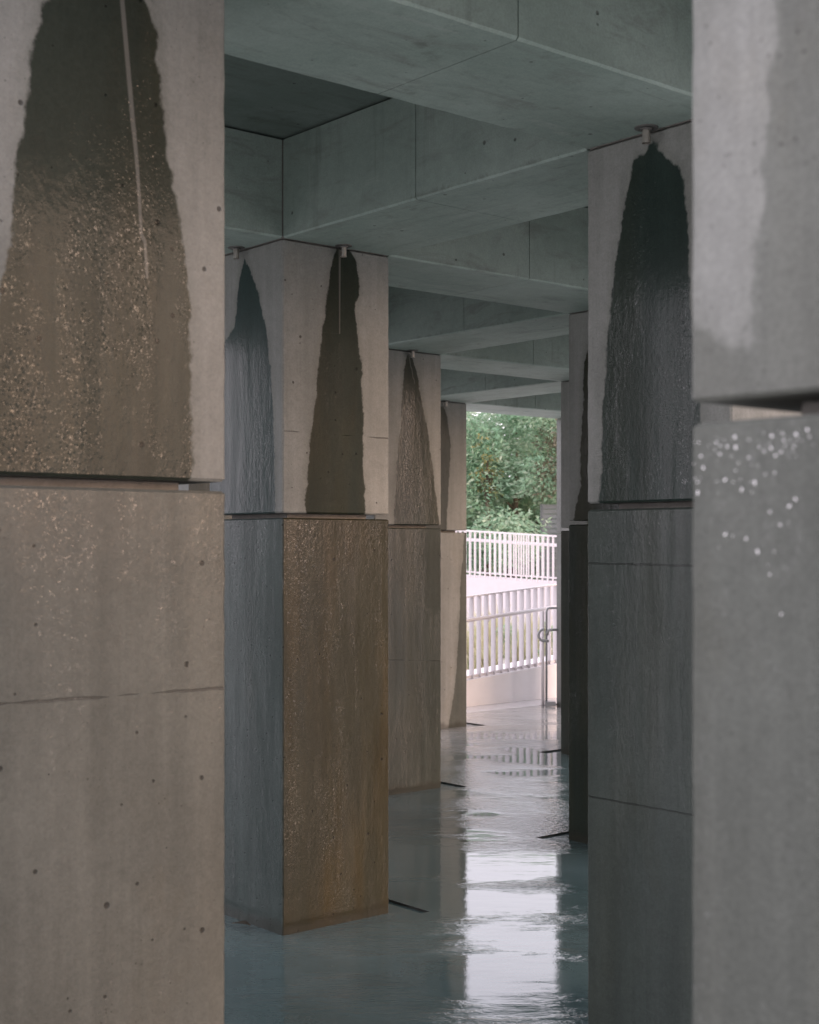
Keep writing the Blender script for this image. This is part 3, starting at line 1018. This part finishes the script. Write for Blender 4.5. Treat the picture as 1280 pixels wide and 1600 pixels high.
def shrub(x, y, r_, label, mat, seed):
    rg = random.Random(seed)
    cl = [(rg.uniform(-r_, r_) * .6, rg.uniform(-r_, r_) * .6, r_ * rg.uniform(.5, 1.1), r_ * rg.uniform(.4, .6)) for _ in range(7)]
    o = empty('shrub', (x, y, -.03))
    tag(o, label, 'shrub', 'low shrubs between the ramps')
    mb = MB()
    for (cx, cy, cz, cr) in cl:
        mb.tube([(0, 0, 0), (cx * .5, cy * .5, cz * .6), (cx, cy, cz)], [.02, .012, .005], 6)
    mb.build('stem', M_BARK, o, True)
    v, f = leaf_cloud(rg, cl, 1500, .075)
    mesh_obj('foliage', v, f, mat, o)


def boulder(x, y, r_, label, seed):
    bm = bmesh.new()
    bmesh.ops.create_icosphere(bm, subdivisions=4, radius=r_)
    for vv in bm.verts:
        n_ = mnoise.noise(vv.co / r_ * 1.1 + Vector((seed * 3.3, 0, 0))) * .35 + mnoise.noise(vv.co / r_ * 3.2 + Vector((0, seed, 0))) * .12
        vv.co *= 1 + n_
        vv.co.z *= .72
    me = bpy.data.meshes.new('boulder')
    bm.to_mesh(me); bm.free()
    me.materials.append(M_STONE)
    o = link(bpy.data.objects.new('boulder', me))
    o.location = (x, y, r_ * .3)
    tag(o, label, 'boulder', 'grey boulders between the ramps')


TU = [(.95, 17.4, .5, 'dry yellow grass clump behind the leftmost bars of the near railing'),
      (1.05, 19.4, .8, 'tall straw coloured grass clump behind the large pale boulder'),
      (1.45, 18.2, .55, 'low olive grass clump between the two pale boulders'),
      (1.75, 20.0, .75, 'tall yellow green grass clump behind the middle of the near railing'),
      (1.95, 17.9, .5, 'short straw grass clump beside the middle boulder'),
      (2.2, 19.0, .65, 'straw grass clump just left of the hooked handrail'),
      (1.3, 21.2, .8, 'tall dry grass clump at the back of the bed'),
      (2.55, 20.3, .7, 'yellowish grass clump right of the hooked handrail'),
      (.75, 18.6, .65, 'grass clump mostly hidden behind the pale half dry column')]
for (x, y, h, lab) in TU: tuft(x, y, h, lab, M_GRASS)
for k, (x, y, r_, lab) in enumerate(((1.12, 16.9, .17, 'large pale boulder low behind the left bars'),
                                     (1.35, 16.6, .12, 'small pale boulder beside the larger one'),
                                     (1.75, 17.2, .15, 'grey boulder in the middle of the bed'),
                                     (2.25, 17.6, .16, 'broad grey boulder toward the right of the bed'))):
    boulder(x, y, r_, lab, k + 1)
for k, (x, y, r_, lab) in enumerate(((1.15, 20.4, .36, 'green shrub behind the tall straw grass'),
                                     (1.95, 20.9, .34, 'green shrub at the middle back of the bed'),
                                     (2.75, 19.4, .36, 'green shrub at the right end of the bed'),
                                     (1.6, 19.0, .2, 'small green shrub among the grass clumps'))):
    shrub(x, y, r_, lab, M_LEAF1, 40 + k)

# one fallen leaf on the wet floor
lv, lf = [], []
for q in range(7):
    t_ = q / 6
    ww = .022 * math.sin(math.pi * min(1, t_ * .92 + .04)) * (1 + .25 * math.sin(q * 2.3))
    for sgn in (-1, 0, 1):
        lv.append((t_ * .085, sgn * ww, .004 + .012 * math.sin(t_ * 3.1) * abs(sgn) + .006 * (1 - abs(sgn))))
for q in range(6):
    for c_ in (0, 1):
        a0 = q * 3 + c_
        lf.append((a0, a0 + 3, a0 + 4, a0 + 1))
lo = mesh_obj('fallen_leaf', lv, lf, M_DEADLEAF)
lo.location = (-.745, 5.97, .002)
lo.rotation_euler = (0, 0, -.35)
tag(lo, 'single dark fallen leaf on the wet floor at the foot of the two faced column', 'leaf')

# ------------------------------------------------------------------ light, sky, camera
SUN_EL, SUN_AZ = R(9), R(122)          # azimuth measured from +Y (view direction) clockwise: behind to the right
wd = bpy.data.worlds.new('World')
S.world = wd
wd.use_nodes = True
t = NT(wd.node_tree)
sky = t.n('ShaderNodeTexSky', _sky_type='NISHITA', _sun_disc=False, _sun_elevation=SUN_EL, _sun_rotation=SUN_AZ,
          _altitude=60.0, _air_density=1.6, _dust_density=3.0, _ozone_density=1.5)
veil = t.n('ShaderNodeBackground', Color=(.86, .80, .905, 1), Strength=1.2)       # even evening cloud
bg = t.n('ShaderNodeBackground', Color=sky.outputs[0], Strength=.04)
t.n('ShaderNodeOutputWorld', Surface=t.n('ShaderNodeAddShader', i0=bg.outputs[0], i1=veil.outputs[0]).outputs[0])

sd = bpy.data.lights.new('sun', 'SUN')
sd.energy = 1.1
sd.angle = R(38)
sd.color = (1.0, .67, .49)
so = link(bpy.data.objects.new('sun', sd))
to_sun = Vector((math.sin(SUN_AZ) * math.cos(SUN_EL), math.cos(SUN_AZ) * math.cos(SUN_EL), math.sin(SUN_EL)))
so.rotation_euler = to_sun.to_track_quat('Z', 'Y').to_euler()
so.location = to_sun * 40 + Vector((0, 0, 10))

cd = bpy.data.cameras.new('camera')
cam = link(bpy.data.objects.new('camera', cd))
cam.location = (0, 0, EYE)
cam.rotation_euler = (math.pi / 2, 0, 0)
cd.sensor_fit = 'VERTICAL'
cd.sensor_height = 36
cd.sensor_width = 28.8
cd.lens = F / 1600 * 36
cd.shift_y = (HOR - 800) / 1600
cd.clip_start = .05
cd.clip_end = 3000
cd.dof.use_dof = True
cd.dof.focus_distance = 6.2
cd.dof.aperture_fstop = 7.5
S.camera = cam

S.view_settings.view_transform = 'Standard'
S.view_settings.look = 'None'
S.view_settings.gamma = 1.0
S.view_settings.exposure = 1.05
S.render.engine = 'CYCLES'
S.cycles.use_denoising = True
S.cycles.max_bounces = 10
S.cycles.diffuse_bounces = 6
S.cycles.glossy_bounces = 6
